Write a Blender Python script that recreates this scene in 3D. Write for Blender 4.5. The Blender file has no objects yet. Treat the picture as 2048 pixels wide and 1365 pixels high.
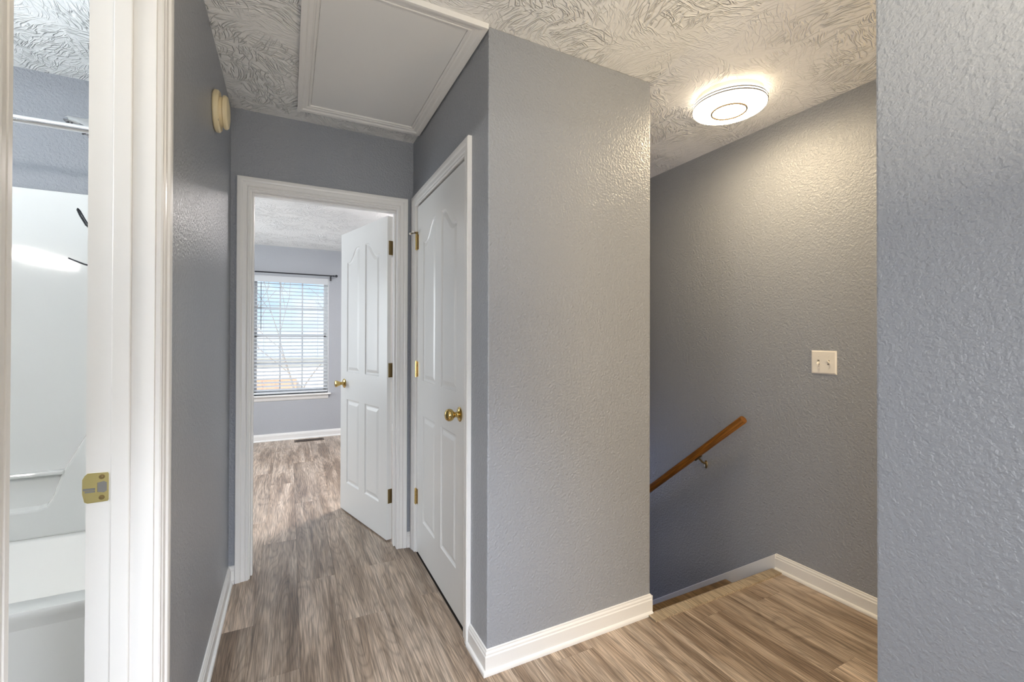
import bpy, bmesh, math, random
from mathutils import Vector, Matrix
from mathutils.geometry import delaunay_2d_cdt
random.seed(7)
C = bpy.context.scene
COL = C.collection
PI = math.pi
def R(a): return math.radians(a)

# ------------------------------------------------------------------ camera
cam_d = bpy.data.cameras.new('camera'); cam = bpy.data.objects.new('camera', cam_d); COL.objects.link(cam)
yaw, pitch, roll = R(26.6952), R(0.311), R(-0.149)
fw0 = Vector((math.sin(yaw), math.cos(yaw), 0)); rt0 = Vector((math.cos(yaw), -math.sin(yaw), 0)); zz = Vector((0, 0, 1))
fw = fw0*math.cos(pitch) + zz*math.sin(pitch); up0 = zz*math.cos(pitch) - fw0*math.sin(pitch)
rt = rt0*math.cos(roll) - up0*math.sin(roll)*-1*-1; up = up0*math.cos(roll) + rt0*math.sin(roll)
m = Matrix((rt, up, -fw)).transposed().to_4x4(); m.translation = Vector((0, 0, 1.2606))
cam.matrix_world = m
cam_d.sensor_width = 36; cam_d.lens = 36*886.118/2048; cam_d.shift_y = -11.92/2048
cam_d.clip_start = 0.02; cam_d.clip_end = 500
C.camera = cam

# ------------------------------------------------------------------ colour management and sky
C.view_settings.view_transform = 'Standard'; C.view_settings.look = 'None'
C.view_settings.gamma = 1; C.view_settings.use_curve_mapping = False
C.view_settings.exposure = 0.12
W = bpy.data.worlds.new('sky'); C.world = W; W.use_nodes = True
nt = W.node_tree; nt.nodes.clear()
def N(nt, t, **k):
    n = nt.nodes.new(t)
    for a, b in k.items(): setattr(n, a, b)
    return n
tc = N(nt, 'ShaderNodeTexCoord'); sep = N(nt, 'ShaderNodeSeparateXYZ'); nt.links.new(tc.outputs['Generated'], sep.inputs[0])
grad = N(nt, 'ShaderNodeValToRGB'); e = grad.color_ramp.elements
e[0].position = 0.0; e[0].color = (0.60, 0.70, 0.80, 1); e[1].position = 0.55; e[1].color = (0.25, 0.45, 0.80, 1)
e2 = grad.color_ramp.elements.new(0.14); e2.color = (0.28, 0.46, 0.74, 1)
nt.links.new(sep.outputs['Z'], grad.inputs[0])
mp = N(nt, 'ShaderNodeMapping'); mp.inputs['Scale'].default_value = (1, 1, 2.6); nt.links.new(tc.outputs['Generated'], mp.inputs[0])
cl = N(nt, 'ShaderNodeTexNoise'); cl.inputs['Scale'].default_value = 3.4; cl.inputs['Detail'].default_value = 7; nt.links.new(mp.outputs[0], cl.inputs[0])
cr = N(nt, 'ShaderNodeValToRGB'); cr.color_ramp.elements[0].position = 0.44; cr.color_ramp.elements[1].position = 0.60
nt.links.new(cl.outputs['Fac'], cr.inputs[0])
mx = N(nt, 'ShaderNodeMix', data_type='RGBA'); nt.links.new(cr.outputs['Color'], mx.inputs[0]); nt.links.new(grad.outputs[0], mx.inputs[6]); mx.inputs[7].default_value = (0.80, 0.82, 0.85, 1)
bg = N(nt, 'ShaderNodeBackground'); bg.inputs['Strength'].default_value = 1.5; nt.links.new(mx.outputs[2], bg.inputs[0])
wo = N(nt, 'ShaderNodeOutputWorld'); nt.links.new(bg.outputs[0], wo.inputs[0])

def area(name, loc, aim, sx, sy, power, color, portal=False, spread=PI):
    d = bpy.data.lights.new(name, 'AREA'); d.shape = 'RECTANGLE'; d.size = sx; d.size_y = sy; d.energy = power; d.color = color; d.spread = spread
    o = bpy.data.objects.new(name, d); COL.objects.link(o); o.location = loc
    o.rotation_euler = Vector(aim).to_track_quat('-Z', 'Y').to_euler()
    if portal: d.cycles.is_portal = True
    return o
sun_d = bpy.data.lights.new('sun', 'SUN'); sun_d.energy = 5.0; sun_d.angle = R(0.6); sun_d.color = (1, .95, .86)
sun = bpy.data.objects.new('sun', sun_d); COL.objects.link(sun); sun.rotation_euler = Vector((0.35, 0.75, -0.6)).to_track_quat('-Z', 'Y').to_euler()
area('window_portal', (0.02, 6.24, 1.27), (0, -1, 0), 0.9, 1.45, 1, (1, 1, 1), portal=True)
# area lights: added bedroom side fill, and the unseen window of the room behind
area('bedroom_side_fill', (-1.93, 4.6, 1.35), (1, 0, 0), 1.4, 1.3, 48, (0.88, 0.95, 1.0))
area('rear_window_daylight', (0.45, -4.36, 1.35), (0, 1, 0), 1.7, 1.35, 18, (0.45, 0.66, 1.0))
# added fill lights out of view beside the camera, one aimed at the ceiling
area('ceiling_bounce_fill', (.48, -.25, 1.60), (0, 0.15, 1), .45, .45, 22, (1.0, .88, .68))
fl_ = area('floor_fill', (.26, -.10, 1.30), (-.06, 1, -.95), .3, .3, 6.5, (.84, .90, 1.0), spread=R(80))
area('soft_fill', (-.17, -.15, 1.0), (.65, 1, -.35), .35, .9, 14, (.96, .97, 1.0))
# added fill lights, unseen, for the landing, foot of the stairs and bathroom
area('landing_fill', (1.80, -.95, 1.35), (0, 1, 0), .9, 1.2, 27, (1.0, .76, .45))
area('stairwell_fill', (1.93, 4.9, -.6), (0, -1, 0), .7, .7, 15, (.48, .60, 1.0))
area('bathroom_fill', (-1.45, 1.45, 1.5), (0, 0, 1), .5, .5, 22, (.84, .93, 1.0))

# ------------------------------------------------------------------ materials
def newmat(name):
    mt = bpy.data.materials.new(name); mt.use_nodes = True
    b = mt.node_tree.nodes['Principled BSDF']
    return mt, mt.node_tree, b
def simple(name, col, rough=0.5, metal=0.0, bump=None, spec=0.5, coat=0):
    mt, nt, b = newmat(name)
    b.inputs['Base Color'].default_value = (*col, 1); b.inputs['Roughness'].default_value = rough; b.inputs['Metallic'].default_value = metal
    b.inputs['Specular IOR Level'].default_value = spec; b.inputs['Coat Weight'].default_value = coat
    t = N(nt, 'ShaderNodeTexCoord')
    n = N(nt, 'ShaderNodeTexNoise'); n.inputs['Scale'].default_value = bump[0] if bump else 40; n.inputs['Detail'].default_value = 3
    nt.links.new(t.outputs['Object'], n.inputs[0])
    if bump:
        bp = N(nt, 'ShaderNodeBump'); bp.inputs['Distance'].default_value = bump[1]; bp.inputs['Strength'].default_value = 1
        nt.links.new(n.outputs['Fac'], bp.inputs['Height']); nt.links.new(bp.outputs[0], b.inputs['Normal'])
    mr = N(nt, 'ShaderNodeMapRange'); mr.inputs['To Min'].default_value = max(0.02, rough-0.04); mr.inputs['To Max'].default_value = rough+0.04
    nt.links.new(n.outputs['Fac'], mr.inputs[0]); nt.links.new(mr.outputs[0], b.inputs['Roughness'])
    return mt
def wallmat(name, col, rough=0.40, dist=0.0030, scale=105):
    mt, nt, b = newmat(name)
    t = N(nt, 'ShaderNodeTexCoord')
    n1 = N(nt, 'ShaderNodeTexNoise'); n1.inputs['Scale'].default_value = scale; n1.inputs['Detail'].default_value = 2.0; n1.inputs['Distortion'].default_value = 0.15
    n2 = N(nt, 'ShaderNodeTexNoise'); n2.inputs['Scale'].default_value = scale*2.3; n2.inputs['Detail'].default_value = 2
    n3 = N(nt, 'ShaderNodeTexNoise'); n3.inputs['Scale'].default_value = 1.3; n3.inputs['Detail'].default_value = 3
    for n in (n1, n2, n3): nt.links.new(t.outputs['Object'], n.inputs[0])
    r = N(nt, 'ShaderNodeMapRange', interpolation_type='SMOOTHSTEP'); r.inputs[1].default_value = 0.25; r.inputs[2].default_value = 0.80
    nt.links.new(n1.outputs['Fac'], r.inputs[0])
    a = N(nt, 'ShaderNodeMath', operation='MULTIPLY_ADD'); a.inputs[1].default_value = 0.35
    nt.links.new(n2.outputs['Fac'], a.inputs[0]); nt.links.new(r.outputs[0], a.inputs[2])
    bp = N(nt, 'ShaderNodeBump'); bp.inputs['Distance'].default_value = dist; bp.inputs['Strength'].default_value = 0.62
    nt.links.new(a.outputs[0], bp.inputs['Height']); nt.links.new(bp.outputs[0], b.inputs['Normal'])
    mx = N(nt, 'ShaderNodeMix', data_type='RGBA'); nt.links.new(n3.outputs['Fac'], mx.inputs[0])
    mx.inputs[6].default_value = (*[c*0.97 for c in col], 1); mx.inputs[7].default_value = (*[c*1.03 for c in col], 1)
    nt.links.new(mx.outputs[2], b.inputs['Base Color']); b.inputs['Roughness'].default_value = rough
    return mt
M = {}
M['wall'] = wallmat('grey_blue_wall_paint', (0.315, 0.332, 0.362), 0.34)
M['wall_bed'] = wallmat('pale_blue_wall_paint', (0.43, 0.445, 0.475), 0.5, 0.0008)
M['trim'] = simple('white_trim_paint', (0.82, 0.81, 0.79), 0.30, bump=(25, 0.0004))
M['tub'] = simple('white_fibreglass', (0.84, 0.85, 0.835), 0.06, spec=0.35)
M['brass'] = simple('polished_brass', (0.62, 0.45, 0.17), 0.18, 1.0, bump=(90, 0.0002))
M['old_brass'] = simple('tarnished_brass', (0.34, 0.25, 0.12), 0.34, 1.0, bump=(60, 0.0004))
M['satin_brass'] = simple('satin_brass_plate', (0.78, 0.66, 0.30), 0.30, 1.0, bump=(70, 0.0003))
M['tub_body'] = simple('white_fibreglass_tub', (0.84, 0.85, 0.835), 0.30)
M['chrome'] = simple('chrome', (0.85, 0.86, 0.87), 0.12, 1.0)
M['steel'] = simple('worn_steel', (0.45, 0.43, 0.42), 0.35, 1.0)
M['black'] = simple('black_metal', (0.018, 0.019, 0.024), 0.35)
M['rubber'] = simple('dark_rubber', (0.03, 0.03, 0.03), 0.6)
M['ivory'] = simple('yellowed_ivory_plastic', (0.76, 0.64, 0.40), 0.42, bump=(30, 0.0004))
M['white_plastic'] = simple('white_plastic', (0.80, 0.76, 0.70), 0.30)
M['slat'] = simple('white_blind_slat', (0.66, 0.68, 0.70), 0.45)
M['vinyl'] = simple('white_window_vinyl', (0.82, 0.82, 0.82), 0.4)
M['brown_metal'] = simple('brown_register_metal', (0.07, 0.045, 0.03), 0.45, 0.3)
M['dark'] = simple('dark_gap', (0.012, 0.010, 0.009), 0.8)
M['orange'] = simple('bare_orange_plaster', (0.55, 0.27, 0.12), 0.9)
M['grey_dot'] = simple('grey_screw_cap', (0.25, 0.23, 0.2), 0.6)
M['hatch'] = simple('grey_white_hatch_board', (0.80, 0.80, 0.79), 0.45, bump=(12, 0.0006))
M['subfloor'] = simple('dark_underlay', (0.02, 0.015, 0.012), 0.9)
M['bathfloor'] = simple('pale_vinyl_floor', (0.45, 0.43, 0.40), 0.4)
M['gold_line'] = simple('dull_tan_ring', (0.045, 0.034, 0.022), 0.6, 0.0, spec=0.1)
M['bark'] = simple('grey_bark', (0.34, 0.29, 0.25), 0.9, bump=(14, 0.01))
M['field'] = simple('pale_dry_grass', (0.86, 0.83, 0.76), 0.95, bump=(0.6, 0.1))
M['siding'] = simple('cream_siding', (0.80, 0.76, 0.68), 0.8)
M['brick_red'] = simple('orange_brick', (0.62, 0.36, 0.25), 0.85, bump=(20, 0.01))
M['roofing'] = simple('grey_shingle', (0.50, 0.52, 0.56), 0.9)

# glass: thin clear pane
mt, nt, b = newmat('window_glass')
nt.nodes.remove(b); g = N(nt, 'ShaderNodeBsdfGlossy'); g.inputs['Roughness'].default_value = 0.02
tr = N(nt, 'ShaderNodeBsdfTransparent'); tr.inputs[0].default_value = (0.96, 0.98, 0.98, 1)
fr = N(nt, 'ShaderNodeFresnel'); fr.inputs[0].default_value = 1.06
ms = N(nt, 'ShaderNodeMixShader'); nt.links.new(fr.outputs[0], ms.inputs[0]); nt.links.new(tr.outputs[0], ms.inputs[1]); nt.links.new(g.outputs[0], ms.inputs[2])
nt.links.new(ms.outputs[0], nt.nodes['Material Output'].inputs[0]); M['glass'] = mt

def emit(name, col, s):
    mt, nt, b = newmat(name)
    b.inputs['Base Color'].default_value = (0.8, 0.8, 0.8, 1); b.inputs['Emission Color'].default_value = (*col, 1); b.inputs['Emission Strength'].default_value = s
    return mt
M['lamp'] = emit('warm_led_diffuser', (1.0, 0.84, 0.62), 4)
M['lamp_face'] = emit('warm_led_diffuser_face', (1.0, 0.79, 0.50), 46)
M['fill_lamp'] = emit('neutral_fill_diffuser', (1.0, 0.96, 0.92), 10)
M['fill_lamp_face'] = emit('neutral_fill_diffuser_face', (1.0, 0.93, 0.90), 180)
M['bulb'] = emit('vanity_bulb_glow', (1.0, 0.96, 0.90), 300)

# door: white moulded skin with fine vertical wood-grain relief
mt, nt, b = newmat('white_door_paint'); b.inputs['Base Color'].default_value = (0.80, 0.80, 0.785, 1)
t = N(nt, 'ShaderNodeTexCoord'); mp = N(nt, 'ShaderNodeMapping'); mp.inputs['Scale'].default_value = (90, 90, 3.0); nt.links.new(t.outputs['Object'], mp.inputs[0])
n = N(nt, 'ShaderNodeTexNoise'); n.inputs['Scale'].default_value = 1; n.inputs['Detail'].default_value = 3; n.inputs['Distortion'].default_value = 1.2; nt.links.new(mp.outputs[0], n.inputs[0])
bp = N(nt, 'ShaderNodeBump'); bp.inputs['Distance'].default_value = 0.0011; bp.inputs['Strength'].default_value = 0.5; nt.links.new(n.outputs['Fac'], bp.inputs['Height']); nt.links.new(bp.outputs[0], b.inputs['Normal'])
b.inputs['Roughness'].default_value = 0.30; M['door'] = mt

# stomped (crow's foot) ceiling
mt, nt, b = newmat('stomped_ceiling'); b.inputs['Base Color'].default_value = (0.87, 0.865, 0.85, 1); b.inputs['Roughness'].default_value = 0.75
t = N(nt, 'ShaderNodeTexCoord')
dn = N(nt, 'ShaderNodeTexNoise'); dn.inputs['Scale'].default_value = 6; dn.inputs['Detail'].default_value = 2; nt.links.new(t.outputs['Object'], dn.inputs[0])
dm = N(nt, 'ShaderNodeVectorMath', operation='MULTIPLY_ADD'); dm.inputs[1].default_value = (0.07, 0.07, 0); nt.links.new(dn.outputs['Color'], dm.inputs[0]); nt.links.new(t.outputs['Object'], dm.inputs[2])
layers = []
for k, (vs, off) in enumerate(((5.0, 0.0), (7.0, 13.7))):
    of = N(nt, 'ShaderNodeVectorMath', operation='ADD'); of.inputs[1].default_value = (off, off*0.7, 0); nt.links.new(dm.outputs[0], of.inputs[0])
    fl = N(nt, 'ShaderNodeVectorMath', operation='MULTIPLY'); fl.inputs[1].default_value = (1, 1, 0); nt.links.new(of.outputs[0], fl.inputs[0])
    v = N(nt, 'ShaderNodeTexVoronoi', voronoi_dimensions='2D'); v.inputs['Scale'].default_value = vs; nt.links.new(fl.outputs[0], v.inputs['Vector'])
    ve = N(nt, 'ShaderNodeTexVoronoi', voronoi_dimensions='2D', feature='DISTANCE_TO_EDGE'); ve.inputs['Scale'].default_value = vs; nt.links.new(fl.outputs[0], ve.inputs['Vector'])
    loc = N(nt, 'ShaderNodeVectorMath', operation='SUBTRACT'); nt.links.new(fl.outputs[0], loc.inputs[0]); nt.links.new(v.outputs['Position'], loc.inputs[1])
    sc = N(nt, 'ShaderNodeSeparateColor'); nt.links.new(v.outputs['Color'], sc.inputs[0])
    ang = N(nt, 'ShaderNodeMath', operation='MULTIPLY'); ang.inputs[1].default_value = 6.283; nt.links.new(sc.outputs[0], ang.inputs[0])
    vr = N(nt, 'ShaderNodeVectorRotate', rotation_type='Z_AXIS'); nt.links.new(loc.outputs[0], vr.inputs['Vector']); nt.links.new(ang.outputs[0], vr.inputs['Angle'])
    ad = N(nt, 'ShaderNodeVectorMath', operation='ADD'); nt.links.new(vr.outputs[0], ad.inputs[0]); nt.links.new(v.outputs['Color'], ad.inputs[1])
    ml = N(nt, 'ShaderNodeVectorMath', operation='MULTIPLY'); ml.inputs[1].default_value = (7, 50, 1); nt.links.new(ad.outputs[0], ml.inputs[0])
    nn = N(nt, 'ShaderNodeTexNoise'); nn.inputs['Scale'].default_value = 1.0; nn.inputs['Detail'].default_value = 1.5; nn.inputs['Distortion'].default_value = 0.25; nt.links.new(ml.outputs[0], nn.inputs[0])
    s1 = N(nt, 'ShaderNodeMath', operation='SUBTRACT'); s1.inputs[1].default_value = 0.5; nt.links.new(nn.outputs['Fac'], s1.inputs[0])
    ab = N(nt, 'ShaderNodeMath', operation='ABSOLUTE'); nt.links.new(s1.outputs[0], ab.inputs[0])
    rg = N(nt, 'ShaderNodeMapRange', interpolation_type='SMOOTHSTEP'); rg.inputs[1].default_value = 0.055; rg.inputs[2].default_value = 0.0; nt.links.new(ab.outputs[0], rg.inputs[0])
    em = N(nt, 'ShaderNodeMapRange', interpolation_type='SMOOTHSTEP'); em.inputs[1].default_value = 0.0; em.inputs[2].default_value = 0.10; nt.links.new(ve.outputs['Distance'], em.inputs[0])
    mu = N(nt, 'ShaderNodeMath', operation='MULTIPLY'); nt.links.new(rg.outputs[0], mu.inputs[0]); nt.links.new(em.outputs[0], mu.inputs[1])
    layers.append(mu)
mk = N(nt, 'ShaderNodeTexNoise'); mk.inputs['Scale'].default_value = 3.2; mk.inputs['Detail'].default_value = 2; nt.links.new(t.outputs['Object'], mk.inputs[0])
mkr = N(nt, 'ShaderNodeMapRange', interpolation_type='SMOOTHSTEP'); mkr.inputs[1].default_value = 0.40; mkr.inputs[2].default_value = 0.60; mkr.inputs[3].default_value = 0.25; nt.links.new(mk.outputs['Fac'], mkr.inputs[0])
mxx = N(nt, 'ShaderNodeMath', operation='MAXIMUM'); nt.links.new(layers[0].outputs[0], mxx.inputs[0]); nt.links.new(layers[1].outputs[0], mxx.inputs[1])
mm = N(nt, 'ShaderNodeMath', operation='MULTIPLY'); nt.links.new(mxx.outputs[0], mm.inputs[0]); nt.links.new(mkr.outputs[0], mm.inputs[1])
fn = N(nt, 'ShaderNodeTexNoise'); fn.inputs['Scale'].default_value = 60; fn.inputs['Detail'].default_value = 3; nt.links.new(t.outputs['Object'], fn.inputs[0])
fa = N(nt, 'ShaderNodeMath', operation='MULTIPLY_ADD'); fa.inputs[1].default_value = 0.45; nt.links.new(fn.outputs['Fac'], fa.inputs[0]); nt.links.new(mm.outputs[0], fa.inputs[2])
bp = N(nt, 'ShaderNodeBump'); bp.inputs['Distance'].default_value = 0.0065; bp.inputs['Strength'].default_value = 0.9; nt.links.new(fa.outputs[0], bp.inputs['Height']); nt.links.new(bp.outputs[0], b.inputs['Normal'])
M['ceiling'] = mt

# vinyl planks: grain runs along local Y, every plank has its own offset and tone
def plankmat(name, dark, mid, light, rough=0.36, warm=None):
    mt, nt, b = newmat(name)
    t = N(nt, 'ShaderNodeTexCoord'); oi = N(nt, 'ShaderNodeObjectInfo')
    of = N(nt, 'ShaderNodeMath', operation='MULTIPLY'); of.inputs[1].default_value = 37.0; nt.links.new(oi.outputs['Random'], of.inputs[0])
    cb = N(nt, 'ShaderNodeCombineXYZ')
    for i in range(3): nt.links.new(of.outputs[0], cb.inputs[i])
    ad = N(nt, 'ShaderNodeVectorMath', operation='ADD'); nt.links.new(t.outputs['Object'], ad.inputs[0]); nt.links.new(cb.outputs[0], ad.inputs[1])
    def noise(sx, sy, det, dist=0.0):
        mp = N(nt, 'ShaderNodeMapping'); mp.inputs['Scale'].default_value = (sx, sy, sx); nt.links.new(ad.outputs[0], mp.inputs[0])
        n = N(nt, 'ShaderNodeTexNoise'); n.inputs['Scale'].default_value = 1; n.inputs['Detail'].default_value = det; n.inputs['Distortion'].default_value = dist
        nt.links.new(mp.outputs[0], n.inputs[0]); return n
    broad = noise(14, 1.3, 3, 0.6); fine = noise(260, 7, 3, 0.3); warp = noise(9, 1.1, 1.0)
    # cathedral grain: iso-lines of the warp noise
    m1 = N(nt, 'ShaderNodeMath', operation='MULTIPLY'); m1.inputs[1].default_value = 120; nt.links.new(warp.outputs['Fac'], m1.inputs[0])
    sn = N(nt, 'ShaderNodeMath', operation='SINE'); nt.links.new(m1.outputs[0], sn.inputs[0])
    sm = N(nt, 'ShaderNodeMapRange'); sm.inputs[1].default_value = -1; sm.inputs[2].default_value = 1; nt.links.new(sn.outputs[0], sm.inputs[0])
    pw = N(nt, 'ShaderNodeMath', operation='POWER'); pw.inputs[1].default_value = 4.0; nt.links.new(sm.outputs[0], pw.inputs[0])
    rmp = N(nt, 'ShaderNodeValToRGB'); e = rmp.color_ramp.elements
    e[0].position = 0.36; e[0].color = (*dark, 1); e[1].position = 0.66; e[1].color = (*light, 1); q = rmp.color_ramp.elements.new(0.50); q.color = (*mid, 1)
    nt.links.new(broad.outputs['Fac'], rmp.inputs[0])
    f2 = N(nt, 'ShaderNodeMapRange'); f2.inputs[1].default_value = 0.40; f2.inputs[2].default_value = 0.62; f2.inputs[3].default_value = 0.60; f2.inputs[4].default_value = 1.15; nt.links.new(fine.outputs['Fac'], f2.inputs[0])
    c2 = N(nt, 'ShaderNodeMapRange'); c2.inputs[3].default_value = 1.04; c2.inputs[4].default_value = 0.80; nt.links.new(pw.outputs[0], c2.inputs[0])
    tn = N(nt, 'ShaderNodeMapRange'); tn.inputs[3].default_value = 0.86; tn.inputs[4].default_value = 1.12; nt.links.new(oi.outputs['Random'], tn.inputs[0])
    a1 = N(nt, 'ShaderNodeMath', operation='MULTIPLY'); nt.links.new(f2.outputs[0], a1.inputs[0]); nt.links.new(c2.outputs[0], a1.inputs[1])
    a2 = N(nt, 'ShaderNodeMath', operation='MULTIPLY'); nt.links.new(a1.outputs[0], a2.inputs[0]); nt.links.new(tn.outputs[0], a2.inputs[1])
    vm = N(nt, 'ShaderNodeVectorMath', operation='SCALE'); nt.links.new(rmp.outputs[0], vm.inputs[0]); nt.links.new(a2.outputs[0], vm.inputs['Scale'])
    nt.links.new(vm.outputs[0], b.inputs['Base Color'])
    bp = N(nt, 'ShaderNodeBump'); bp.inputs['Distance'].default_value = 0.0006; bp.inputs['Strength'].default_value = 0.5; nt.links.new(a1.outputs[0], bp.inputs['Height']); nt.links.new(bp.outputs[0], b.inputs['Normal'])
    rr = N(nt, 'ShaderNodeMapRange'); rr.inputs[3].default_value = rough-0.06; rr.inputs[4].default_value = rough+0.08; nt.links.new(fine.outputs['Fac'], rr.inputs[0]); nt.links.new(rr.outputs[0], b.inputs['Roughness'])
    return mt
M['plank'] = plankmat('oak_look_vinyl_plank', (0.26, 0.186, 0.130), (0.42, 0.320, 0.238), (0.60, 0.485, 0.385), 0.30)
M['nosing'] = plankmat('oak_look_stair_nosing', (0.42, 0.33, 0.22), (0.50, 0.40, 0.28), (0.56, 0.46, 0.33))
M['tread'] = plankmat('dark_wood_tread', (0.22, 0.136, 0.060), (0.30, 0.188, 0.085), (0.38, 0.25, 0.125))
M['rail'] = plankmat('honey_oak_handrail', (0.16, 0.062, 0.008), (0.23, 0.090, 0.012), (0.30, 0.125, 0.02), 0.3)

# ------------------------------------------------------------------ mesh helpers
def add_box(bm, x0, x1, y0, y1, z0, z1):
    v = [bm.verts.new((x, y, z)) for x in (x0, x1) for y in (y0, y1) for z in (z0, z1)]
    for f in ((0, 1, 3, 2), (4, 6, 7, 5), (0, 4, 5, 1), (2, 3, 7, 6), (0, 2, 6, 4), (1, 5, 7, 3)): bm.faces.new([v[i] for i in f])
def add_tube(bm, pts, r, n=12, caps=True, closed=False):
    pts = [Vector(p) for p in pts]; rings = []; L = len(pts)
    prev = None
    for i, p in enumerate(pts):
        if closed: T = (pts[(i+1) % L]-pts[i-1]).normalized()
        else: T = (pts[min(i+1, L-1)]-pts[max(i-1, 0)]).normalized()
        if prev is None:
            a = Vector((0, 0, 1)) if abs(T.z) < 0.9 else Vector((1, 0, 0)); X = T.cross(a).normalized()
        else: X = (prev - T*prev.dot(T)).normalized()
        prev = X; Y = T.cross(X); rr = r[i] if isinstance(r, (list, tuple)) else r
        rings.append([bm.verts.new(p + X*rr*math.cos(2*PI*k/n) + Y*rr*math.sin(2*PI*k/n)) for k in range(n)])
    for i in range(L if closed else L-1):
        A, B = rings[i], rings[(i+1) % L]
        for k in range(n): bm.faces.new((A[k], A[(k+1) % n], B[(k+1) % n], B[k]))
    if caps and not closed: bm.faces.new(rings[0][::-1]); bm.faces.new(rings[-1])
def add_lathe(bm, prof, M4=None, n=40):
    """prof: (radius, height) pairs turned about Z, then placed by the matrix M4"""
    M4 = M4 or Matrix(); rings = []
    for (r, z) in prof:
        if r < 1e-6: rings.append([bm.verts.new(M4 @ Vector((0, 0, z)))])
        else: rings.append([bm.verts.new(M4 @ Vector((r*math.cos(2*PI*k/n), r*math.sin(2*PI*k/n), z))) for k in range(n)])
    for A, B in zip(rings, rings[1:]):
        for k in range(n):
            a, a2, b_, b2 = A[k % len(A)], A[(k+1) % len(A)], B[k % len(B)], B[(k+1) % len(B)]
            f = []
            for q in (a, a2, b2, b_):
                if q not in f: f.append(q)
            if len(f) > 2: bm.faces.new(f)
def sweep(bm, path, prof, Nv, side=1, closed=False):
    """prof (u,v): u away from the path in its plane, v along Nv; mitred at the corners"""
    path = [Vector(p) for p in path]; Nv = Vector(Nv); L = len(path); rings = []
    segs = [(path[(i+1) % L]-path[i]).normalized() for i in range(L if closed else L-1)]
    sd = [T.cross(Nv).normalized()*side for T in segs]
    for i, p in enumerate(path):
        if closed: a, b_ = sd[i-1], sd[i]
        else: a = sd[max(i-1, 0)]; b_ = sd[min(i, L-2)]
        mdir = (a+b_)/(1+a.dot(b_))
        rings.append([bm.verts.new(p + mdir*u + Nv*v) for u, v in prof])
    K = len(prof)
    for i in range(L if closed else L-1):
        A, B = rings[i], rings[(i+1) % L]
        for k in range(K): bm.faces.new((A[k], A[(k+1) % K], B[(k+1) % K], B[k]))
    if not closed: bm.faces.new(rings[0][::-1]); bm.faces.new(rings[-1])
def obj(name, bm, mat, parent=None, smooth=False, bevel=0, origin=None, angle=35):
    bmesh.ops.recalc_face_normals(bm, faces=bm.faces)
    me = bpy.data.meshes.new(name)
    if origin is not None: bmesh.ops.translate(bm, verts=bm.verts, vec=-Vector(origin))
    if smooth:
        for f in bm.faces: f.smooth = True
    bm.to_mesh(me); bm.free(); me.materials.append(M[mat])
    if smooth: me.set_sharp_from_angle(angle=R(angle))
    o = bpy.data.objects.new(name, me); COL.objects.link(o)
    if origin is not None: o.location = origin
    if parent is not None:
        o.parent = parent
    if bevel:
        md = o.modifiers.new('bevel', 'BEVEL'); md.width = bevel; md.segments = 2; md.limit_method = 'ANGLE'; md.angle_limit = R(40)
    return o
def tag(o, label=None, cat=None, group=None, kind=None):
    if label: o['label'] = label
    if cat: o['category'] = cat
    if group: o['group'] = group
    if kind: o['kind'] = kind
    return o
def thing(name, label, cat, loc=(0, 0, 0), rot=(0, 0, 0), group=None, kind=None):
    o = bpy.data.objects.new(name, None); COL.objects.link(o); o.location = loc; o.rotation_euler = rot; o.empty_display_size = 0.1
    return tag(o, label, cat, group, kind)
def boxobj(name, boxes, mat, parent=None, bevel=0, **k):
    bm = bmesh.new()
    for b_ in boxes: add_box(bm, *b_)
    return obj(name, bm, mat, parent, bevel=bevel, **k)
def struct(name, boxes, mat, label=None, bevel=0):
    return tag(boxobj(name, boxes, mat, bevel=bevel), label, kind='structure')

# ------------------------------------------------------------------ dimensions (metres)
H = 2.44
XL, XR, XB, XS = -0.272, 0.670, 1.484, 2.376
YB, YE, YW = 1.535, 2.674, 6.092
XN, YN = 1.100, 0.488

# ------------------------------------------------------------------ room shell
struct('wall_left', [(XL-.115, XL, -1.0, .630, 0, H), (XL-.115, XL, 1.277, YE, 0, H), (XL-.115, XL, .630, 1.277, 2.053, H)], 'wall', 'grey-blue hallway wall beside the bathroom doorway')
struct('wall_end', [(XL-.115, -.198, YE, YE+.115, 0, H), (.595, 1.37, YE, YE+.115, 0, H), (-.198, .595, YE, YE+.115, 2.045, H)], 'wall', 'grey-blue wall over the open bedroom door at the end of the hallway')
struct('wall_closet', [(XR, XR+.115, YB+.1095, 1.745, 0, H), (XR, XR+.115, 2.605, YE, 0, H), (XR, XR+.115, 1.745, 2.605, 2.053, H)], 'wall', 'grey-blue hallway wall around the closed closet door')
struct('wall_centre', [(XR, XB, YB, YB+.115, -.25, H)], 'wall', 'textured grey wall facing the landing between closet door and stairs', bevel=.005)
struct('wall_stairs_left', [(XB-.115, XB, YB+.1095, 5.2, -2.8, H)], 'wall')
struct('wall_stairs_right', [(XS, XS+.115, -1.0, 5.2, -2.8, H)], 'wall', 'grey wall over the stairs lit by the ceiling light')
struct('wall_stairs_end', [(XB-.115, XS+.115, 5.2, 5.3, -2.8, H)], 'wall')
struct('wall_right', [(XN, XN+.115, -1.115, YN, 0, H)], 'wall', 'nearest textured grey wall at the right edge of the view', bevel=.005)
struct('wall_back', [(XL-.115, -.20, -.515, -.40, 0, H), (.72, XN, -.515, -.40, 0, H), (-.20, .72, -.515, -.40, 2.04, H)], 'wall')
struct('wall_back_landing', [(XN+.115, XS+.115, -1.115, -1.0, 0, H)], 'wall')
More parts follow.
